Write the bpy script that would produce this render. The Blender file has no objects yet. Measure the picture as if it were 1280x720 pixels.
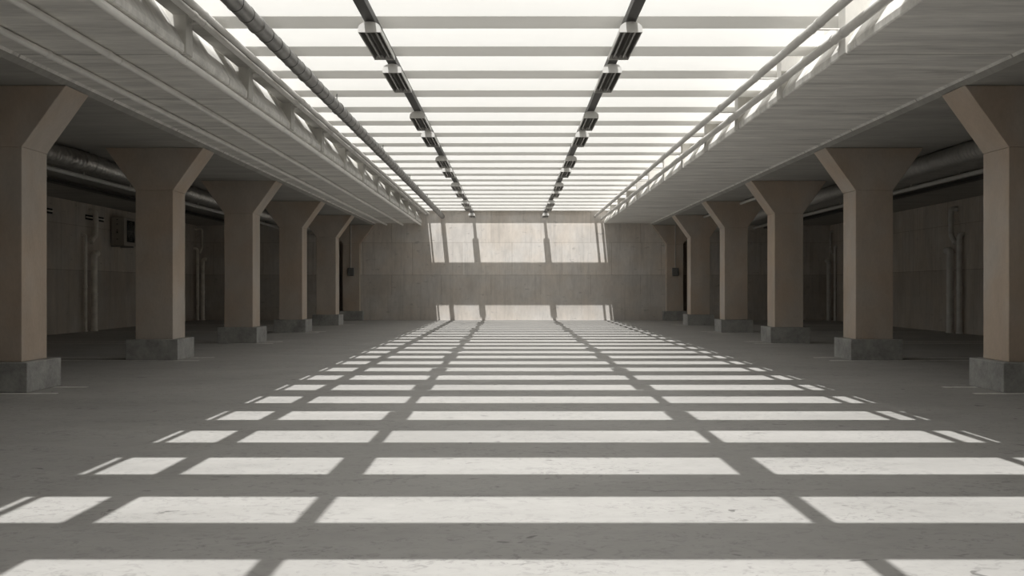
import bpy, math, random
from mathutils import Vector
random.seed(7)
S = bpy.context.scene
COL = S.collection
EYE = 1.515                      # camera height above the floor
CX = 0.0475                      # centre line of the hall

# ------------------------------------------------------------------ meshes
class MB:
    def __init__(s):
        s.v = []; s.f = []; s.sm = []
    def add(s, vs, fs, smooth=False):
        o = len(s.v); s.v += [tuple(p) for p in vs]
        for f in fs:
            s.f.append(tuple(i + o for i in f)); s.sm.append(smooth)
        return s
    def box(s, x0, x1, y0, y1, z0, z1):
        vs = [(x0,y0,z0),(x1,y0,z0),(x1,y1,z0),(x0,y1,z0),(x0,y0,z1),(x1,y0,z1),(x1,y1,z1),(x0,y1,z1)]
        return s.add(vs, [(0,3,2,1),(4,5,6,7),(0,1,5,4),(1,2,6,5),(2,3,7,6),(3,0,4,7)])
    def prism_y(s, prof, y0, y1):           # prof: list of (x, z)
        area = sum(prof[i][0]*prof[(i+1) % len(prof)][1] - prof[(i+1) % len(prof)][0]*prof[i][1] for i in range(len(prof)))
        if area < 0: prof = prof[::-1]
        n = len(prof)
        vs = [(x, y0, z) for x, z in prof] + [(x, y1, z) for x, z in prof]
        fs = [tuple(range(n)), tuple(range(2*n-1, n-1, -1))]
        for i in range(n):
            j = (i+1) % n
            fs.append((i, n+i, n+j, j))
        return s.add(vs, fs)
    def tube(s, pts, r, n=16, caps=True):   # swept pipe through pts
        pts = [Vector(p) for p in pts]; rings = []
        up0 = None
        for i, p in enumerate(pts):
            a = pts[max(i-1, 0)]; b = pts[min(i+1, len(pts)-1)]
            t = (b-a).normalized()
            if up0 is None:
                up0 = Vector((0,0,1)) if abs(t.z) < .9 else Vector((0,1,0))
            u = (up0 - t*up0.dot(t)).normalized(); up0 = u
            w = t.cross(u)
            rr = r[i] if isinstance(r, (list, tuple)) else r
            rings.append([p + (u*math.cos(q) + w*math.sin(q))*rr for q in [2*math.pi*k/n for k in range(n)]])
        vs = [q for ring in rings for q in ring]; fs = []
        for i in range(len(rings)-1):
            for k in range(n):
                l = (k+1) % n
                fs.append((i*n+k, i*n+l, (i+1)*n+l, (i+1)*n+k))
        s.add(vs, fs, True)
        if caps:
            s.add(rings[0], [tuple(range(n-1, -1, -1))]); s.add(rings[-1], [tuple(range(n))])
        return s
    def build(s, name, mat, parent=None, bevel=0, smooth_all=False):
        me = bpy.data.meshes.new(name)
        me.from_pydata(s.v, [], s.f); me.update()
        me.polygons.foreach_set('use_smooth', [bool(q or smooth_all) for q in s.sm])
        me.materials.append(mat)
        o = bpy.data.objects.new(name, me); COL.objects.link(o)
        if parent: o.parent = parent
        if bevel:
            m = o.modifiers.new('bevel', 'BEVEL'); m.width = bevel; m.segments = 2; m.limit_method = 'ANGLE'; m.harden_normals = False
        return o

def arc(p0, corner, p1, r, n=6):
    """pipe bend: points from p0 around corner to p1"""
    p0, c, p1 = Vector(p0), Vector(corner), Vector(p1)
    a = c + (p0-c).normalized()*r; b = c + (p1-c).normalized()*r
    return [tuple((1-t)**2*a + 2*t*(1-t)*c + t*t*b) for t in [i/n for i in range(n+1)]]

def tag(o, label=None, cat=None, group=None, kind=None):
    if label: o['label'] = label
    if cat: o['category'] = cat
    if group: o['group'] = group
    if kind: o['kind'] = kind
    return o
def empty(name, loc, label=None, cat=None, group=None):
    o = bpy.data.objects.new(name, None); COL.objects.link(o); o.location = loc
    o.empty_display_size = .1
    return tag(o, label, cat, group)
def struct(o, label=None, cat=None):
    return tag(o, label, cat, None, 'structure')
def copy_tree(o, parent=None):
    c = o.copy(); COL.objects.link(c)
    if parent: c.parent = parent
    for ch in list(o.children): copy_tree(ch, c)
    return c

ORD = ['first','second','third','fourth','fifth','sixth','seventh','eighth','ninth','tenth','eleventh','twelfth','thirteenth',
       'fourteenth','fifteenth','sixteenth','seventeenth','eighteenth','nineteenth','twentieth','twenty-first','twenty-second']

# ------------------------------------------------------------------ materials
def nodes(name):
    m = bpy.data.materials.new(name); m.use_nodes = True
    nt = m.node_tree; b = nt.nodes['Principled BSDF']
    return m, nt, b
def N(nt, t, **kw):
    n = nt.nodes.new(t)
    for k, v in kw.items():
        if k in n.inputs: n.inputs[k].default_value = v
        else: setattr(n, k, v)
    return n
def L(nt, a, b): nt.links.new(a, b)
def math_n(nt, op, a, b=None, c=None):
    n = nt.nodes.new('ShaderNodeMath'); n.operation = op
    for i, q in enumerate((a, b, c)):
        if q is None: continue
        if isinstance(q, (int, float)): n.inputs[i].default_value = q
        else: L(nt, q, n.inputs[i])
    return n.outputs[0]
def mix(nt, fac, a, b, mode='MIX'):
    n = nt.nodes.new('ShaderNodeMix'); n.data_type = 'RGBA'; n.blend_type = mode
    for s, q in ((n.inputs[0], fac), (n.inputs[6], a), (n.inputs[7], b)):
        if isinstance(q, (int, float)): s.default_value = q
        elif isinstance(q, (tuple, list)): s.default_value = (*q[:3], 1)
        else: L(nt, q, s)
    return n.outputs[2]
def ramp(nt, fac, p0, p1, c0=0.0, c1=1.0):
    n = nt.nodes.new('ShaderNodeMapRange'); n.inputs[1].default_value = p0; n.inputs[2].default_value = p1
    n.inputs[3].default_value = c0; n.inputs[4].default_value = c1; L(nt, fac, n.inputs[0]); return n.outputs[0]
def pos(nt, scale=(1,1,1)):
    g = nt.nodes.new('ShaderNodeNewGeometry'); m = nt.nodes.new('ShaderNodeMapping'); m.inputs['Scale'].default_value = scale
    L(nt, g.outputs['Position'], m.inputs['Vector']); return m.outputs['Vector']
def noise(nt, vec, scale, detail=4, rough=.55, dist=0):
    n = N(nt, 'ShaderNodeTexNoise', Scale=scale, Detail=detail, Roughness=rough, Distortion=dist); L(nt, vec, n.inputs['Vector']); return n.outputs['Fac']
def bump(nt, b, h, strength, dist=.02):
    n = N(nt, 'ShaderNodeBump', Strength=strength, Distance=dist); L(nt, h, n.inputs['Height']); L(nt, n.outputs['Normal'], b.inputs['Normal'])

def concrete(name, col, var=.18, stretch=(1,1,1), sc=1.2, fine=14, rough=.8, bmp=.25, tint=None, spec=.3):
    m, nt, b = nodes(name)
    p = pos(nt, stretch)
    big = noise(nt, p, sc, 5, .6, .3); fi = noise(nt, p, fine, 4, .65)
    k = math_n(nt, 'ADD', ramp(nt, big, .3, .7, -var, var), ramp(nt, fi, .3, .7, -var*.5, var*.5))
    c = mix(nt, 1.0, col, (1,1,1), 'MULTIPLY')
    hs = nt.nodes.new('ShaderNodeVectorMath'); hs.operation = 'SCALE'; L(nt, c, hs.inputs[0]); L(nt, math_n(nt, 'ADD', k, 1.0), hs.inputs['Scale'])
    out = hs.outputs[0]
    if tint:
        t = noise(nt, pos(nt), .9, 3, .5)
        out = mix(nt, ramp(nt, t, .4, .62), out, mix(nt, 1.0, out, tint, 'MULTIPLY'))
    L(nt, out, b.inputs['Base Color'])
    b.inputs['Roughness'].default_value = rough; b.inputs['Specular IOR Level'].default_value = spec
    if bmp: bump(nt, b, fi, bmp)
    m['out'] = 0
    return m, nt, b, out

def simple(name, col, rough=.5, metal=0.0, spec=.4, var=.0, sc=4):
    m, nt, b = nodes(name)
    b.inputs['Roughness'].default_value = rough; b.inputs['Metallic'].default_value = metal; b.inputs['Specular IOR Level'].default_value = spec
    if var:
        k = noise(nt, pos(nt), sc, 5, .6)
        L(nt, mix(nt, ramp(nt, k, .3, .7), tuple(q*(1-var) for q in col), tuple(min(q*(1+var), 1) for q in col)), b.inputs['Base Color'])
    else:
        b.inputs['Base Color'].default_value = (*col, 1)
    return m

# floor: worn power-floated concrete with scuffs and flecks
def mat_floor():
    m, nt, b, c = concrete('floor_concrete', (.345,.336,.320), .09, (.55,1,1), .55, 9, .62, 0, None, .35)
    p = pos(nt, (.55, 1, 1))
    fl = noise(nt, pos(nt, (.8,1,1)), 11, 5, .68, 1.6); fm = noise(nt, p, 1.7, 3, .6)
    c = mix(nt, math_n(nt, 'MULTIPLY', ramp(nt, fl, .53, .61, 0, .55), ramp(nt, fm, .38, .62, .15, 1)), c, (.17,.167,.158))
    sc = noise(nt, pos(nt, (.7, 1.1, 1)), 6.5, 3, .5, .6); ms = noise(nt, p, .8, 2)
    c = mix(nt, math_n(nt, 'MULTIPLY', ramp(nt, sc, .67, .71, 0, .6), ramp(nt, ms, .40, .55)), c, (.05,.048,.045))
    vo = N(nt, 'ShaderNodeTexVoronoi', Scale=1.5); vo.inputs['Randomness'].default_value = 1; L(nt, pos(nt, (.55,1.25,1)), vo.inputs['Vector'])
    wd_ = math_n(nt, 'ADD', vo.outputs['Distance'], ramp(nt, noise(nt, pos(nt), 9, 4, .7), .3, .7, -.06, .06))
    c = mix(nt, math_n(nt, 'MULTIPLY', ramp(nt, wd_, .02, .055, .65, 0), ramp(nt, ms, .46, .56)), c, (.06,.058,.054))
    pale = noise(nt, pos(nt, (.3,1,1)), 1.6, 5, .65, .8)
    c = mix(nt, ramp(nt, pale, .58, .75, 0, .25), c, (.44,.435,.415))
    # one ragged hairline crack across the hall
    g = nt.nodes.new('ShaderNodeSeparateXYZ'); L(nt, pos(nt), g.inputs[0])
    wob = noise(nt, pos(nt, (1,.0,0)), 1.3, 6, .7)
    d = math_n(nt, 'ABSOLUTE', math_n(nt, 'SUBTRACT', math_n(nt, 'ADD', g.outputs['Y'], math_n(nt, 'MULTIPLY', wob, .5)), 7.72))
    c = mix(nt, math_n(nt, 'MULTIPLY', ramp(nt, d, .004, .02, .45, 0), ramp(nt, ms, .50, .60)), c, (.05,.048,.045))
    L(nt, c, b.inputs['Base Color'])
    rr = noise(nt, p, 1.1, 4); L(nt, ramp(nt, rr, .3, .7, .5, .75), b.inputs['Roughness'])
    bump(nt, b, noise(nt, p, 22, 5, .7), .12, .01)
    return m
# wall of cast panels with joints, board marks and stains
def mat_wall(name, col, axis):
    m, nt, b, c = concrete(name, col, .12, (1.2,1.2,.5), 1.1, 7, .85, 0, (1.0,.965,.925))
    g = nt.nodes.new('ShaderNodeSeparateXYZ'); L(nt, pos(nt), g.inputs[0])
    v = nt.nodes.new('ShaderNodeCombineXYZ'); L(nt, g.outputs[axis], v.inputs[0]); L(nt, math_n(nt, 'SUBTRACT', g.outputs['Z'], .60), v.inputs[1])
    br = N(nt, 'ShaderNodeTexBrick', Scale=1.0); br.inputs['Brick Width'].default_value = 2.35; br.inputs['Row Height'].default_value = 1.535
    br.inputs['Mortar Size'].default_value = .008; br.inputs['Mortar Smooth'].default_value = .4; br.offset = .42
    br.inputs['Color1'].default_value = (1,1,1,1); br.inputs['Color2'].default_value = (.90,.885,.87,1); br.inputs['Mortar'].default_value = (.50,.46,.42,1)
    br.inputs['Bias'].default_value = -.25
    w = noise(nt, pos(nt), 3, 3); vv = nt.nodes.new('ShaderNodeVectorMath'); vv.operation = 'ADD'
    L(nt, v.outputs[0], vv.inputs[0]); wv = nt.nodes.new('ShaderNodeCombineXYZ'); L(nt, math_n(nt, 'MULTIPLY', w, .02), wv.inputs[1]); L(nt, wv.outputs[0], vv.inputs[1])
    L(nt, vv.outputs[0], br.inputs['Vector'])
    low = math_n(nt, 'GREATER_THAN', g.outputs['Z'], 1.2)
    c = mix(nt, math_n(nt, 'ADD', math_n(nt, 'MULTIPLY', low, .75), .15), c, br.outputs['Color'], 'MULTIPLY')
    row = ramp(nt, math_n(nt, 'ADD', g.outputs['Z'], math_n(nt, 'MULTIPLY', w, .04)), 2.14, 2.17, .86, 1.0)  # lower panel row darker: panel tone, with some wall shade put into the colour
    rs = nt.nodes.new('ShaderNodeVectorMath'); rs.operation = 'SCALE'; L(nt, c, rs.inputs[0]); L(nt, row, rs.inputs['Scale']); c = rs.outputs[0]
    st = noise(nt, pos(nt, (2.2,2.2,.12)), 2.4, 5, .7); c = mix(nt, ramp(nt, st, .52, .70, 0, .38), c, tuple(q*.5 for q in col))
    sp = noise(nt, pos(nt, (1,1,2.5)), 2.6, 4, .6); c = mix(nt, ramp(nt, sp, .63, .70, 0, .45), c, tuple(q*.45 for q in col))
    L(nt, c, b.inputs['Base Color'])
    bump(nt, b, noise(nt, pos(nt, (3,3,.3)), 9, 4, .6), .12, .012)
    return m
# soffit of boarded concrete, joints every 3.07 m
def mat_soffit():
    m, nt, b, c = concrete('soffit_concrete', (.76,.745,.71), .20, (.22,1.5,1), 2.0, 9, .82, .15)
    g = nt.nodes.new('ShaderNodeSeparateXYZ'); L(nt, pos(nt), g.inputs[0])
    wob = noise(nt, pos(nt, (1,.2,1)), 2.2, 4, .6)
    y = math_n(nt, 'ADD', g.outputs['Y'], math_n(nt, 'MULTIPLY', wob, .06))
    f = math_n(nt, 'FLOORED_MODULO', math_n(nt, 'SUBTRACT', y, 13.03 - 1.535), 3.07)
    d = math_n(nt, 'ABSOLUTE', math_n(nt, 'SUBTRACT', f, 1.535))
    c = mix(nt, ramp(nt, d, .008, .03, .65, 0), c, (.2,.19,.175))
    sm = noise(nt, pos(nt, (.30,2.2,1)), 1.5, 5, .65, .8)
    c = mix(nt, ramp(nt, sm, .58, .68, 0, .40), c, (.26,.25,.23))
    wh = noise(nt, pos(nt, (.35,2.6,2)), 1.2, 4, .6, .5)
    c = mix(nt, ramp(nt, wh, .68, .74, 0, .35), c, (.85,.83,.80))
    L(nt, c, b.inputs['Base Color'])
    return m
M = {}
M['floor'] = mat_floor()
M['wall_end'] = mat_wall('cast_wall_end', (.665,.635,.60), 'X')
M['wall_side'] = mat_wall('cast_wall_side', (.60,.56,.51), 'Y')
M['soffit'] = mat_soffit()
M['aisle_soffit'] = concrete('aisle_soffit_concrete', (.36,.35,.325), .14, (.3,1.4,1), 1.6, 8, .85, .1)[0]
M['column'] = concrete('column_concrete', (.51,.455,.40), .10, (1,1,.5), 1.6, 26, .85, .15, (1.0,.92,.84))[0]
M['plinth'] = concrete('plinth_concrete', (.35,.348,.335), .26, (1,1,1), 2.6, 16, .85, .3)[0]
M['rib'] = concrete('rib_concrete', (.58,.565,.53), .10, (1,1,.6), 1.8, 12, .8, .12)[0]
M['white'] = concrete('white_painted_beam', (.90,.885,.855), .02, (.15,1,1), 2.0, 18, .55, 0)[0]
def mat_beam():
    m, nt, b, c = concrete('white_beam', (.82,.815,.795), .02, (.15,1,1), 2.0, 18, .55, 0)
    t = nt.nodes.new('ShaderNodeBsdfTranslucent'); t.inputs['Color'].default_value = (.92,.91,.88,1)
    mx_ = nt.nodes.new('ShaderNodeMixShader'); mx_.inputs[0].default_value = .27
    o = [n for n in nt.nodes if n.type == 'OUTPUT_MATERIAL'][0]
    L(nt, b.outputs[0], mx_.inputs[1]); L(nt, t.outputs[0], mx_.inputs[2]); L(nt, mx_.outputs[0], o.inputs[0])
    return m
M['beam'] = mat_beam()
M['pipe_pale'] = simple('pale_painted_pipe', (.64,.625,.595), .5, 0, .4, .08, 3)
M['pipe_soffit'] = simple('white_painted_pipe', (.88,.865,.83), .4, 0, .5, .07, 3)
M['pipe_wall'] = simple('ivory_pipe', (.86,.82,.74), .4, 0, .4, .15, 4)
M['pipe_grey'] = simple('grey_pipe', (.72,.71,.68), .45, 0, .4, .1, 4)
M['galv'] = simple('galvanised_duct', (.27,.266,.255), .42, .6, .5, .15, 5)
M['seam'] = simple('duct_seam', (.10,.10,.095), .5, .5)
M['foil'] = simple('foil_duct', (.46,.45,.43), .36, .8, .5, .15, 7)
M['flex'] = simple('corrugated_duct', (.34,.33,.31), .5, .3, .5, .1, 7)
M['track'] = simple('dark_track_metal', (.05,.048,.044), .5, .2, .5)
M['housing'] = simple('lamp_housing', (.74,.73,.70), .45, 0, .5)
M['louver'] = simple('lamp_reflector', (.16,.155,.14), .35, .6, .5)
M['tube'] = simple('unlit_tube', (.26,.255,.24), .25, 0, .5)
M['line'] = simple('worn_line_paint', (.72,.71,.68), .7, 0, .3, .25, 6)
M['black'] = simple('black_slot', (.015,.015,.014), .7)
M['ac'] = simple('beige_metal_cabinet', (.42,.39,.345), .55, 0, .4, .08, 5)
M['steel'] = simple('bare_steel', (.30,.30,.29), .4, .7)
M['box'] = simple('grey_switch_box', (.17,.17,.165), .5, .2)

# ------------------------------------------------------------------ dimensions
Y0, Y1 = -7.0, 47.0                       # rear wall and far wall
CEIL = EYE + 2.96                         # aisle soffit
SLAB = EYE + 3.05                         # soffit beside the skylight
BEAM = EYE + 3.64                         # underside of the skylight beams
XW = 14.95                                # half width to the side walls
def mx(x, side): return CX + side*x
ROOF = BEAM + .62

# ------------------------------------------------------------------ shell
fl = struct(MB().box(CX-XW-.2, CX+XW+.2, Y0-.2, Y1+.2, -.25, 0).build('floor', M['floor']))
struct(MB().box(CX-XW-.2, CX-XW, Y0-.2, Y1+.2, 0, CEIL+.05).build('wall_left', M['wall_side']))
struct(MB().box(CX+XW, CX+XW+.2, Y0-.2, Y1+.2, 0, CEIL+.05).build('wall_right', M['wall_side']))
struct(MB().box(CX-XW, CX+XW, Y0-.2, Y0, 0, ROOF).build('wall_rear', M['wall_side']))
# far wall with a doorway beside each end pilaster
DX0, DX1, DH = 8.02, 8.95, EYE+2.19
w = MB()
for a, b in ((CX-XW-.2, CX-DX1), (CX-DX0, CX+DX0), (CX+DX1, CX+XW+.2)): w.box(a, b, Y1, Y1+.25, 0, CEIL+.05 if abs(a+b) > 4 else ROOF)
for s in (-1, 1):
    a, b = sorted((mx(DX0, s), mx(DX1, s))); w.box(a, b, Y1, Y1+.25, DH, CEIL+.05)
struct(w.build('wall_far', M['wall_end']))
for s, n in ((-1, 1), (1, 2)):
    a, b = sorted((mx(DX0, s), mx(DX1, s)))
    d = MB().box(a-.05, b+.05, Y1+2.2, Y1+2.3, -.25, DH+.1).box(a-.15, a-.05, Y1+.25, Y1+2.3, -.25, DH+.1).box(b+.05, b+.15, Y1+.25, Y1+2.3, -.25, DH+.1)
    d.box(a-.15, b+.15, Y1+.25, Y1+2.3, DH, DH+.1).box(a-.05, b+.05, Y1+.2, Y1+2.3, -.25, 0)
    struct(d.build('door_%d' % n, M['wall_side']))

# side ceilings: aisle soffit, step, slab beside the skylight, sloping fascia, curb
def ceiling(side):
    sn = 'left' if side < 0 else 'right'
    def part(pr, name, mat=M['soffit']): return struct(MB().prism_y([(mx(x, side), z) for x, z in pr], Y0-.2, Y1).build(name, mat))
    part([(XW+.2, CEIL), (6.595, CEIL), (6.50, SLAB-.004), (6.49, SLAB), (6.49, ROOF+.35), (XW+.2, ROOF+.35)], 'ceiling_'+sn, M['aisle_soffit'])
    f = part([(6.50, SLAB-.035), (6.492, SLAB-.035), (6.468, SLAB), (4.31, SLAB), (4.295, SLAB+.015), (4.295, SLAB+.10), (4.66, EYE+3.80), (6.49, EYE+3.80)], 'trim_%d' % (1 if side < 0 else 2))
    part([(6.49, EYE+3.80), (4.67, EYE+3.80), (4.67, ROOF+.35), (6.49, ROOF+.35)], 'trim_%d' % (3 if side < 0 else 4), M['white'])
    if side < 0:                          # flat ledge across the ribs behind the pipes
        MB().box(-4.395, -4.025, Y0-.2, Y1, EYE+3.545, EYE+3.625).build('ledge', M['aisle_soffit'], f)
    return f
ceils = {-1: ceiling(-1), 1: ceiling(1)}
struct(MB().box(CX-4.67, CX+4.67, Y0-.2, -5.9, BEAM, ROOF+.3).build('ceiling_rear', M['soffit']))
PITCH = 3.07
RIBS = [13.03 + PITCH*k for k in range(-1, 12) if 13.03+PITCH*k < 46.8]
for s in (-1, 1):
    for y in RIBS:
        pr = [(4.30, SLAB-.012), (4.272, SLAB+.004), (4.272, EYE+3.80), (4.70, EYE+3.80)]
        r = MB().prism_y([(mx(x, s), z) for x, z in pr], y-.135, y+.135).build('fascia_rib', M['rib'], ceils[s])

# painted bay lines on the aisle floor, a pair at every column
ZC = [14.52 + 6.47*k for k in range(5)]
for s in (-1, 1):
    for z in ZC + [46.9]:
        for y in (z-.24, z+.62+.06):
            if y > 46: continue
            a, b = sorted((mx(6.58, s), mx(XW-.05, s)))
            if y > z:                      # the far line is broken by the plinth
                for c0, c1 in ((6.53, 7.04), (8.16, XW-.05)):
                    a, b = sorted((mx(c0, s), mx(c1, s))); MB().box(a, b, y-.055, y+.055, 0, .003).build('bay_line', M['line'], fl)
            else:
                MB().box(a, b, y-.055, y+.055, 0, .003).build('bay_line', M['line'], fl)

# ------------------------------------------------------------------ columns
def make_column(side, y0, depth, plinth_front, plinth_back):
    xi, xo = 7.20, 7.99
    root = empty('concrete_column', (mx((xi+xo)/2, side), y0+depth/2, 0))
    ox, oy = root.location.x, root.location.y
    X = lambda v: mx(v, side) - ox
    def bx(a, b, c, d, e, f): a, b = sorted((X(a), X(b))); return MB().box(a, b, c-oy, d-oy, e, f)
    zc = CEIL - .90; pz = .435
    bx(xi, xo, y0, y0+depth, pz, zc).build('shaft', M['column'], root, .012)
    pr = [(xi, zc), (6.555, CEIL-.002), (8.635, CEIL-.002), (xo, zc)]
    MB().prism_y([(X(a), b) for a, b in pr], y0-oy, y0+depth-oy).build('capital', M['column'], root, .012)
    p = bx(xi-.15, xo+.15, y0-plinth_front, y0+depth+plinth_back, 0, pz).build('plinth', M['plinth'], root, .012)
    p['label'] = 'grey rough concrete footing block'
    return root
rank = ['nearest to the camera', 'second from the camera', 'third from the camera', 'fourth from the camera', 'fifth from the camera, beside the dark doorway']
for s, sn in ((-1, 'left'), (1, 'right')):
    proto = make_column(s, ZC[0], .79, .15, .15)
    for k in range(5):
        r = proto if k == 0 else copy_tree(proto)
        r.location.y = ZC[k] + .395
        tag(r, 'brown concrete column in the %s row, %s' % (sn, rank[k]), 'column', 'concrete columns of the %s row' % sn, 'thing')
    r = make_column(s, 46.70, .30, .14, 0)
    r.name = 'wall_pilaster'
    tag(r, 'shallow brown concrete pilaster on the far wall at the end of the %s column row' % sn, 'pilaster')

# ------------------------------------------------------------------ skylight beams
def beam_mesh(y0, depth):
    xa, xb = CX-4.67, CX+4.67
    m = MB().box(xa, xb, 0, depth, 0, .60)
    return m
STEP = 1.670
bm0 = beam_mesh(0, .62).build('skylight_beam', M['beam'], None, .006)
for k in range(-11, 20):
    b = bm0 if k == -11 else bm0.copy()
    if k != -11: COL.objects.link(b)
    b.location = (0, 13.35 + STEP*k, BEAM)
    if k < 0:
        tag(b, 'white skylight beam above and behind the camera, seen by its shadow on the floor', 'beam', 'skylight beams out of view', 'thing')
    else:
        tag(b, 'white cross beam of the skylight, %s from the top of the photo' % ORD[k] if k else 'white cross beam of the skylight, widest and topmost in the photo', 'beam', 'skylight cross beams', 'thing')
e = beam_mesh(0, Y1-46.755).build('skylight_beam', M['beam'], None, .006); e.location = (0, 46.75, BEAM)
tag(e, 'white narrow skylight beam lying against the far wall', 'beam', 'skylight cross beams', 'thing')

# ------------------------------------------------------------------ light tracks and strip lights
TX = {-1: -1.827, 1: 1.525}
TH0, TH1 = EYE+3.420, EYE+3.520
for s, sn in ((-1, 'left'), (1, 'right')):
    x = TX[s]
    t = empty('light_track', (x, 20, TH0), 'dark straight track carrying strip lights under the skylight, %s one of two' % sn, 'light track', 'light tracks')
    MB().box(-.068, .068, -5.5-20, Y1-20, 0, TH1-TH0).build('channel', M['track'], t, .004)
    for k in range(-10, 20, 3):
        y = 13.35+STEP*k+.31
        MB().tube([(0, y-20, TH1-TH0), (0, y-20, BEAM-TH0)], .012, 8).build('hanger_rod', M['steel'], t)

def make_lamp():
    r = empty('hanging_strip_light', (0, 0, 0))
    Ln, hw = 1.56, .146
    prof = [(-hw, .0), (-hw, .045)] + [(-hw*math.cos(q), .045+.095*math.sin(q)) for q in [math.pi*i/14 for i in range(1, 14)]] + [(hw, .045), (hw, 0)]
    out = prof
    inn = [(a*.93, b*.93+.0 if b > 0 else 0) for a, b in prof]
    h = MB(); n = len(out)
    vs = [(a, y, b) for y in (.012, Ln-.012) for a, b in out] + [(a, y, b) for y in (.012, Ln-.012) for a, b in inn]
    fs = []
    for i in range(n-1):
        fs.append((i+1, i, n+i, n+i+1)); fs.append((2*n+i, 2*n+i+1, 3*n+i+1, 3*n+i))
    for i in (0, n-1):
        q = (i, 2*n+i, 3*n+i, n+i); fs.append(q if i == 0 else q[::-1])
    h.add(vs, fs); h.build('housing', M['housing'], r)
    MB().prism_y(prof, 0, .014).build('end_cap', M['housing'], r)
    MB().prism_y(prof, Ln-.014, Ln).build('end_cap', M['housing'], r)
    g = MB()                                    # twin V reflector behind the tubes
    z = .016
    for a, b, za, zb in ((-.13, -.105, z, .07), (-.105, -.03, .07, .07), (-.03, 0, .07, z), (0, .03, z, .07), (.03, .105, .07, .07), (.105, .13, .07, z)):
        g.add([(a, .02, za), (b, .02, zb), (b, Ln-.02, zb), (a, Ln-.02, za)], [(0, 1, 2, 3)])
    g.build('reflector', M['louver'], r)
    for x in (-.067, .067):
        MB().tube([(x, .02, .036), (x, Ln-.02, .036)], .019, 12).build('tube', M['tube'], r)
    return r
lamp = make_lamp(); first = True
PER = 6.45
for s, sn in ((-1, 'left'), (1, 'right')):
    ys = sorted([5.82, 8.55] + [12.74+PER*k for k in range(6)] + [15.14+PER*k for k in range(5)])
    seen = 0
    for y in ys:
        if y > 45.5: continue
        l = lamp if first else copy_tree(lamp); first = False
        l.location = (TX[s], y, EYE+3.275)
        if y < 11:
            tag(l, 'unlit strip light on the %s track above the camera, known by its shadow' % sn, 'strip light', 'strip lights out of view on the %s track' % sn)
        else:
            tag(l, 'unlit strip light on the %s track, %s' % (sn, 'largest and nearest to the camera' if seen == 0 else
                'smallest, hanging at the far wall' if y > 44 else ORD[seen] + ' from the camera'), 'strip light', 'strip lights on the %s track' % sn)
            seen += 1

# ------------------------------------------------------------------ round duct under the skylight
DXc, DHc, DR = -3.285, EYE+3.385, .106
d = empty('spiral_duct', (DXc, 20, DHc), 'long round grey metal duct under the skylight, left of the light tracks', 'duct')
MB().tube([(0, -5.5-20+.5*i, 0) for i in range(0, 106)] + [(0, Y1-20, 0)], DR, 28).build('duct_body', M['galv'], d)
y = 10.3; i = 0
while y < Y1-.2:
    m = MB()
    if i % 6 == 5:
        m.tube([(0, y-20-.035, 0), (0, y-20-.03, 0), (0, y-20+.03, 0), (0, y-20+.035, 0)], [DR+.001, DR+.012, DR+.012, DR+.001], 28, False); mt = M['galv']
    else:
        m.tube([(0, y-20-.010, 0), (0, y-20-.006, 0), (0, y-20+.006, 0), (0, y-20+.010, 0)], [DR+.0005, DR+.005, DR+.005, DR+.0005], 28, False); mt = M['seam']
    m.build('seam_ring', mt, d)
    y += .498; i += 1
for k in range(-9, 20, 4):
    yy = 13.35+STEP*k+.31
    MB().tube([(0, yy-20, DR-.01), (0, yy-20, BEAM-DHc)], .010, 8).build('hanger_rod', M['steel'], d)

# ------------------------------------------------------------------ pipes along the skylight edge and soffit
def long_pipe(name, x, z, r, mat, label, group, clip_to=None, clips=(), y0=-5.5, y1=Y1):
    p = empty(name, (x, 20, z), label, 'pipe', group)
    pts = [(0, y0-20+i*(y1-y0)/40, 0) for i in range(41)]
    MB().tube(pts, r, 20).build('pipe_run', mat, p)
    k = y0+6.2
    while k < y1-1:
        MB().tube([(0, k-20-.07, 0), (0, k-20-.06, 0), (0, k-20+.06, 0), (0, k-20+.07, 0)], [r, r+.008, r+.008, r], 20, False).build('coupling', mat, p)
        k += 6.0
    for c in clips:
        if not (y0 < c < y1): continue
        dx, dz = clip_to
        m = MB().tube([(0, c-20-.018, 0), (0, c-20+.018, 0)], r+.006, 20)
        n = Vector((dx, 0, dz)); m.tube([tuple(Vector((0, c-20, 0)) + n.normalized()*r*.6), (dx, c-20, dz)], .014, 8)
        m.build('pipe_clip', mat, p)
    return p
G1 = 'pipes along the skylight edges'
ribs_mid = [y for y in RIBS]
long_pipe('service_pipe', -3.93, EYE+3.497, .041, M['pipe_pale'], 'upper of two pale pipes along the left skylight edge, nearest the sky', G1, (-.105, .062), ribs_mid)
long_pipe('service_pipe', -4.065, EYE+3.484, .045, M['pipe_pale'], 'lower of two pale pipes along the left skylight edge, above the ribbed fascia', G1, (-.16, 0), [y+.06 for y in ribs_mid])
long_pipe('service_pipe', 3.925, EYE+3.385, .058, M['pipe_pale'], 'upper of two pale pipes along the right skylight edge, nearest the sky', G1, (.40, 0), ribs_mid)
long_pipe('service_pipe', 4.235, EYE+3.265, .060, M['pipe_pale'], 'lower of two pale pipes along the right skylight edge, across the ribbed fascia', G1, (.09, 0), [y+.06 for y in ribs_mid])
G2 = 'pipes under the left soffit'
cl = [10+3.07*k for k in range(12)]
long_pipe('hanging_service_pipe', -5.93, EYE+2.985, .045, M['pipe_soffit'], 'pale pipe under the left soffit, closest of three to the columns', G2, (0, .064), cl)
long_pipe('hanging_service_pipe', -5.16, EYE+2.985, .047, M['pipe_soffit'], 'pale pipe under the left soffit, middle of three', G2, (0, .064), cl)
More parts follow.
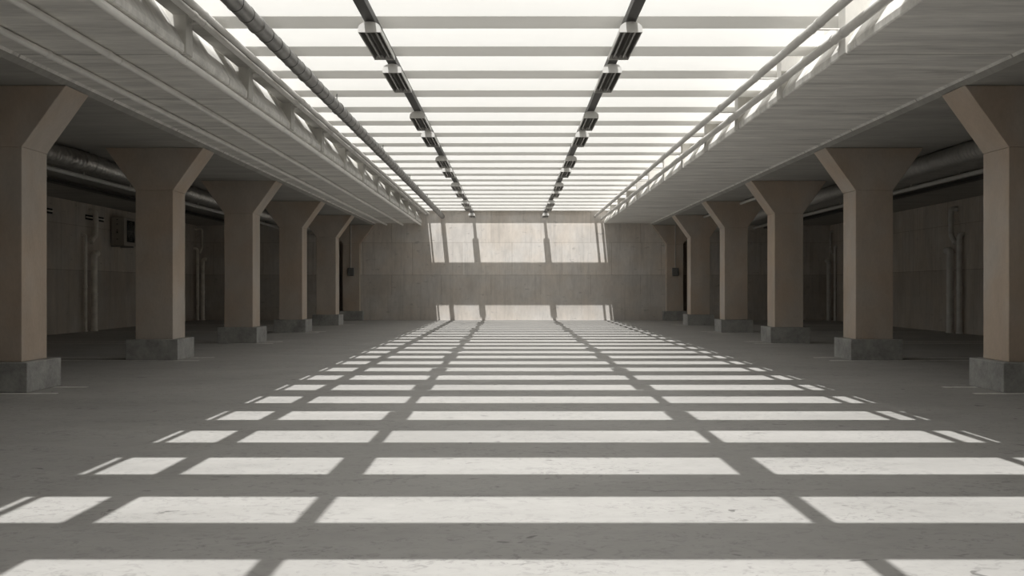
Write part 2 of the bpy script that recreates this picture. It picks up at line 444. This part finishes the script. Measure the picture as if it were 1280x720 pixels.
long_pipe('hanging_service_pipe', -4.315, EYE+2.985, .050, M['pipe_soffit'], 'pale pipe under the left soffit edge, just below the ribbed fascia', G2, (0, .064), cl)

# ------------------------------------------------------------------ aisle services
def corrugated(name, x, z, r, mat, label, amp, wave, y0, y1, sag=0.0, crinkle=0.0):
    p = empty(name, (x, 20, z), label, 'duct')
    pts, rr = [], []; n = int((y1-y0)/wave*4); ph = 0
    for i in range(n+1):
        y = y0+(y1-y0)*i/n
        pts.append((random.uniform(-crinkle, crinkle)*.3, y-20, -sag*abs(math.sin(math.pi*(y-y0)/3.2))))
        rr.append(r + amp*(math.cos(i*math.pi/2)) + random.uniform(-crinkle, crinkle))
    m = MB().tube(pts, rr, 24); m.build('duct_body', mat, p)
    for k in range(int((y1-y0)/3.2)):
        y = y0+.05+k*3.2+(1.6 if sag == 0 else 0)
        h = MB().tube([(0, y-20-.02, 0), (0, y-20+.02, 0)], r+amp+.006, 24, False).tube([(0, y-20, r), (0, y-20, CEIL-z)], .01, 6)
        h.build('hanger_strap', M['steel'], p)
    return p
corrugated('flexible_duct', CX-9.25, EYE+2.72, .195, M['foil'], 'shiny crinkled foil duct under the left aisle ceiling', .012, .16, 12, 46.9, .02, .012)
corrugated('flexible_duct', CX+9.15, EYE+2.74, .195, M['flex'], 'dull grey corrugated duct under the right aisle ceiling', .012, .16, 12, 46.9)
AG = 'pipes high in the aisles'
long_pipe('hanging_aisle_pipe', CX-10.95, EYE+2.83, .055, M['pipe_grey'], 'grey pipe high in the left aisle between foil duct and cable tray', AG, (0, .13), cl, 10, 46.9)
long_pipe('hanging_aisle_pipe', CX+11.35, EYE+2.84, .06, M['pipe_pale'], 'pale pipe high in the right aisle beside the dark cable tray', AG, (0, .12), cl, 10, 46.9)
for s, sn, xx in ((-1, 'left', 12.2), (1, 'right', 11.95)):
    t = empty('cable_tray', (mx(xx, s), 20, EYE+2.80), 'dark cable tray hung under the %s aisle ceiling' % sn, 'cable tray')
    MB().box(-.14, .14, 10-20, 46.9-20, 0, .012).box(-.14, -.128, 10-20, 46.9-20, 0, .07).box(.128, .14, 10-20, 46.9-20, 0, .07).build('tray', M['track'], t)
    for q in (-.06, .02, .08):
        MB().tube([(q, -9.9, .035), (q, 26.8, .035)], .022, 8).build('cable', M['black'], t)
    for k in range(12):
        MB().tube([(0, -9+3*k, .012), (0, -9+3*k, CEIL-EYE-2.80)], .01, 6).build('hanger_rod', M['steel'], t)
# short conduits between the capitals of the right row
for k in (2, 3):
    y0, y1 = ZC[k]+.80, ZC[k+1]-.01
    p = empty('soffit_conduit', (7.80, y0, EYE+2.880), 'short pale conduit under the ceiling between right row columns, %s' % ('just before the fourth column' if k == 2 else 'just before the fifth column'), 'pipe', 'conduits between right columns')
    MB().tube([(0, 0, 0), (0, y1-y0, 0)], .045, 14).build('conduit', M['pipe_pale'], p)
    for q in (.6, (y1-y0)-.8):
        MB().box(-.06, .06, q-.03, q+.03, .03, .075).build('saddle', M['steel'], p)

# wall pipes
def wall_pipe(label, x, y, z0, z1, r, mat, toward, group, top='elbow'):
    """vertical pipe standing off a wall; toward = direction to the wall or to where the head bends"""
    p = empty('riser_pipe', (x, y, z0), label, 'pipe', group)
    H = z1-z0; tx, ty = toward
    pts = [(0, 0, 0), (0, 0, H-.16)] + arc((0, 0, 0), (0, 0, H), (tx, ty, H), min(.12, math.hypot(tx, ty)*.8))[1:] + [(tx, ty, H)]
    MB().tube(pts, r, 16).build('pipe_run', mat, p)
    MB().tube([(0, 0, H*.45), (0, 0, H*.45+.10)], r+.012, 16).build('collar', mat, p)
    MB().tube([(0, 0, 0), (0, 0, .05)], r+.02, 16).build('foot_collar', mat, p)
    return p
def upper_pipe(label, x, y, z0, z1, r, mat, wall, foot, group):
    """pipe that leaves the wall near the ceiling, drops and ends in a cranked foot"""
    p = empty('offset_pipe', (x, y, z0), label, 'pipe', group)
    H = z1-z0; wx, wy = wall; fx, fy = foot
    pts = [(wx, wy, H)] + arc((wx, wy, H), (0, 0, H), (0, 0, 0), min(.12, .8*math.hypot(wx, wy))) + [(0, 0, .30)] + arc((0, 0, H), (0, 0, .26), (fx, fy, 0), .1) + [(fx, fy, 0)]
    MB().tube(pts, r, 16).build('pipe_run', mat, p)
    MB().tube([(0, 0, H-.42), (0, 0, H-.32)], r+.012, 16).build('collar', mat, p)
    return p
XL, XR = CX-XW, CX+XW
G3 = 'pipes on the left aisle wall'
wall_pipe('thin pale riser pipe on the left wall between first and second columns', XL+.14, 34.45, 0, 3.38, .058, M['pipe_wall'], (-.13, 0), G3)
wall_pipe('thick pale riser pipe on the left wall, right beside the thin riser', XL+.22, 34.98, 0, 2.74, .105, M['pipe_wall'], (.0, .28), G3)
upper_pipe('pale offset pipe high on the left wall above the two risers', XL+.22, 35.1, 3.12, 4.22, .09, M['pipe_wall'], (-.21, -.0), (-.04, -.35), G3)
G4 = 'pipes in the far left corner'
wall_pipe('thin riser pipe in the far left corner, seen between second and third columns', XL+.20, 46.55, 0, 3.35, .060, M['pipe_wall'], (-.19, 0), G4)
wall_pipe('thicker riser pipe in the far left corner, right of the thin one', XL+.42, 46.62, 0, 2.86, .085, M['pipe_wall'], (.16, 0), G4)
upper_pipe('offset pipe hooked high in the far left corner above the risers', XL+.36, 46.70, 3.15, 4.28, .045, M['pipe_wall'], (-.35, 0), (-.10, -.02), G4)
G5 = 'pipes on the right aisle wall'
wall_pipe('thick grey riser pipe on the right wall between first and second columns', XR-.22, 33.55, 0, 2.78, .12, M['pipe_grey'], (0, .30), G5)
wall_pipe('thinner grey riser pipe on the right wall, right of the thick one', XR-.14, 33.05, 0, 3.28, .09, M['pipe_grey'], (.13, 0), G5)
upper_pipe('grey offset pipe high on the right wall above the two risers', XR-.22, 33.5, 3.02, 4.18, .085, M['pipe_grey'], (.21, 0), (.02, -.30), G5)
G6 = 'pipes in the far right corner'
wall_pipe('thick grey riser pipe in the far right corner, seen beside the second column', XR-.20, 46.50, 0, 2.78, .095, M['pipe_grey'], (0, .3), G6)
wall_pipe('thin grey riser pipe in the far right corner, right of the thick one', XR-.085, 45.95, 0, 3.42, .06, M['pipe_grey'], (.08, 0), G6)
upper_pipe('grey offset pipe high in the far right corner above the risers', XR-.10, 46.55, 3.10, 4.15, .05, M['pipe_grey'], (.09, 0), (.0, -.28), G6)

# switch boxes with conduit on the end pilasters
for s, sn in ((-1, 'left'), (1, 'right')):
    x = -7.56 if s < 0 else 7.66
    r = empty('switch_box', (x, 46.70, 0), 'small dark switch box with thin conduit above it on the %s end pilaster' % sn, 'switch box')
    MB().tube([(0, -.025, 2.46), (0, -.025, CEIL-.01)], .020, 8).build('conduit', M['pipe_pale'], r)
    MB().box(-.15, .15, -.11, 0, 2.08, 2.46).build('box_body', M['box'], r, .01)
    MB().box(-.11, .11, -.125, -.11, 2.12, 2.42).build('cover', M['box'], r, .006)

# air conditioner on the left wall
a = empty('air_conditioner', (XL, 36.9, EYE+1.58), 'beige box air conditioner with round fan grille high on the left wall', 'air conditioner')
MB().box(.04, .52, 0, 1.15, 0, 1.05).build('casing', M['ac'], a, .015)
MB().box(.52, .528, .27, 1.02, .14, .95).build('fan_opening', M['black'], a)
g = MB()
for q in (.06, .13, .20, .27, .34):
    g.tube([(.535, .645+q*math.cos(t), .545+q*math.sin(t)) for t in [2*math.pi*i/28 for i in range(29)]], .007, 6, False)
for i in range(4):
    t = math.pi*i/4; g.tube([(.54, .645-.35*math.cos(t), .545-.35*math.sin(t)), (.54, .645+.35*math.cos(t), .545+.35*math.sin(t))], .008, 6)
g.build('fan_grille', M['steel'], a)
MB().tube([(.529, .645, .545), (.56, .645, .545)], .05, 14).build('fan_hub', M['steel'], a)
for zz in (.22, .46, .56, .78, .94):
    MB().box(.24, .29, -.006, .001, zz, zz+(.06 if zz == .46 else .03)).build('vent_slot', M['black'], a)
for yy in (.12, .98):
    MB().box(0, .50, yy-.02, yy+.02, -.05, 0).box(0, .04, yy-.02, yy+.02, -.05, .5).build('wall_bracket', M['steel'], a)
# slot vents high on the left wall
for y, ln, lab in ((31.1, 1.15, 'dark slot vent high on the left wall, just right of the nearest column'), (34.75, 1.55, 'dark slot vent high on the left wall, behind the offset pipe')):
    v = empty('slot_vent', (XL, y, EYE+2.40), lab, 'vent', 'slot vents on the left wall')
    MB().box(0, .012, 0, ln, 0, .17).build('slot', M['black'], v)
    MB().box(.0, .05, .02, ln-.02, .06, .105).build('slat', M['pipe_wall'], v)

# ------------------------------------------------------------------ light
sun = bpy.data.lights.new('sun', 'SUN'); sun.energy = 5.3; sun.angle = math.radians(.53); sun.color = (1, .99, .97)
so = bpy.data.objects.new('sun', sun); COL.objects.link(so); so.location = (0, -10, 20)
so.rotation_euler = Vector((.0982, .4300, -1)).to_track_quat('-Z', 'Y').to_euler()
wd = bpy.data.worlds.new('sky'); S.world = wd; wd.use_nodes = True
bg = wd.node_tree.nodes['Background']; bg.inputs[0].default_value = (1, .99, .97, 1); bg.inputs[1].default_value = 1.25

# ------------------------------------------------------------------ camera and view
cam = bpy.data.cameras.new('camera'); cam.sensor_width = 36; cam.lens = 1244/1280*36; cam.clip_end = 200
co = bpy.data.objects.new('camera', cam); COL.objects.link(co); co.location = (0, 0, EYE); co.rotation_euler = (math.pi/2, 0, 0)
S.camera = co
S.view_settings.view_transform = 'Standard'; S.view_settings.look = 'None'; S.view_settings.gamma = 1; S.view_settings.exposure = 0
S.view_settings.use_curve_mapping = False
S.cycles.max_bounces = 16; S.cycles.diffuse_bounces = 10; S.cycles.glossy_bounces = 4
S.cycles.sample_clamp_indirect = 6
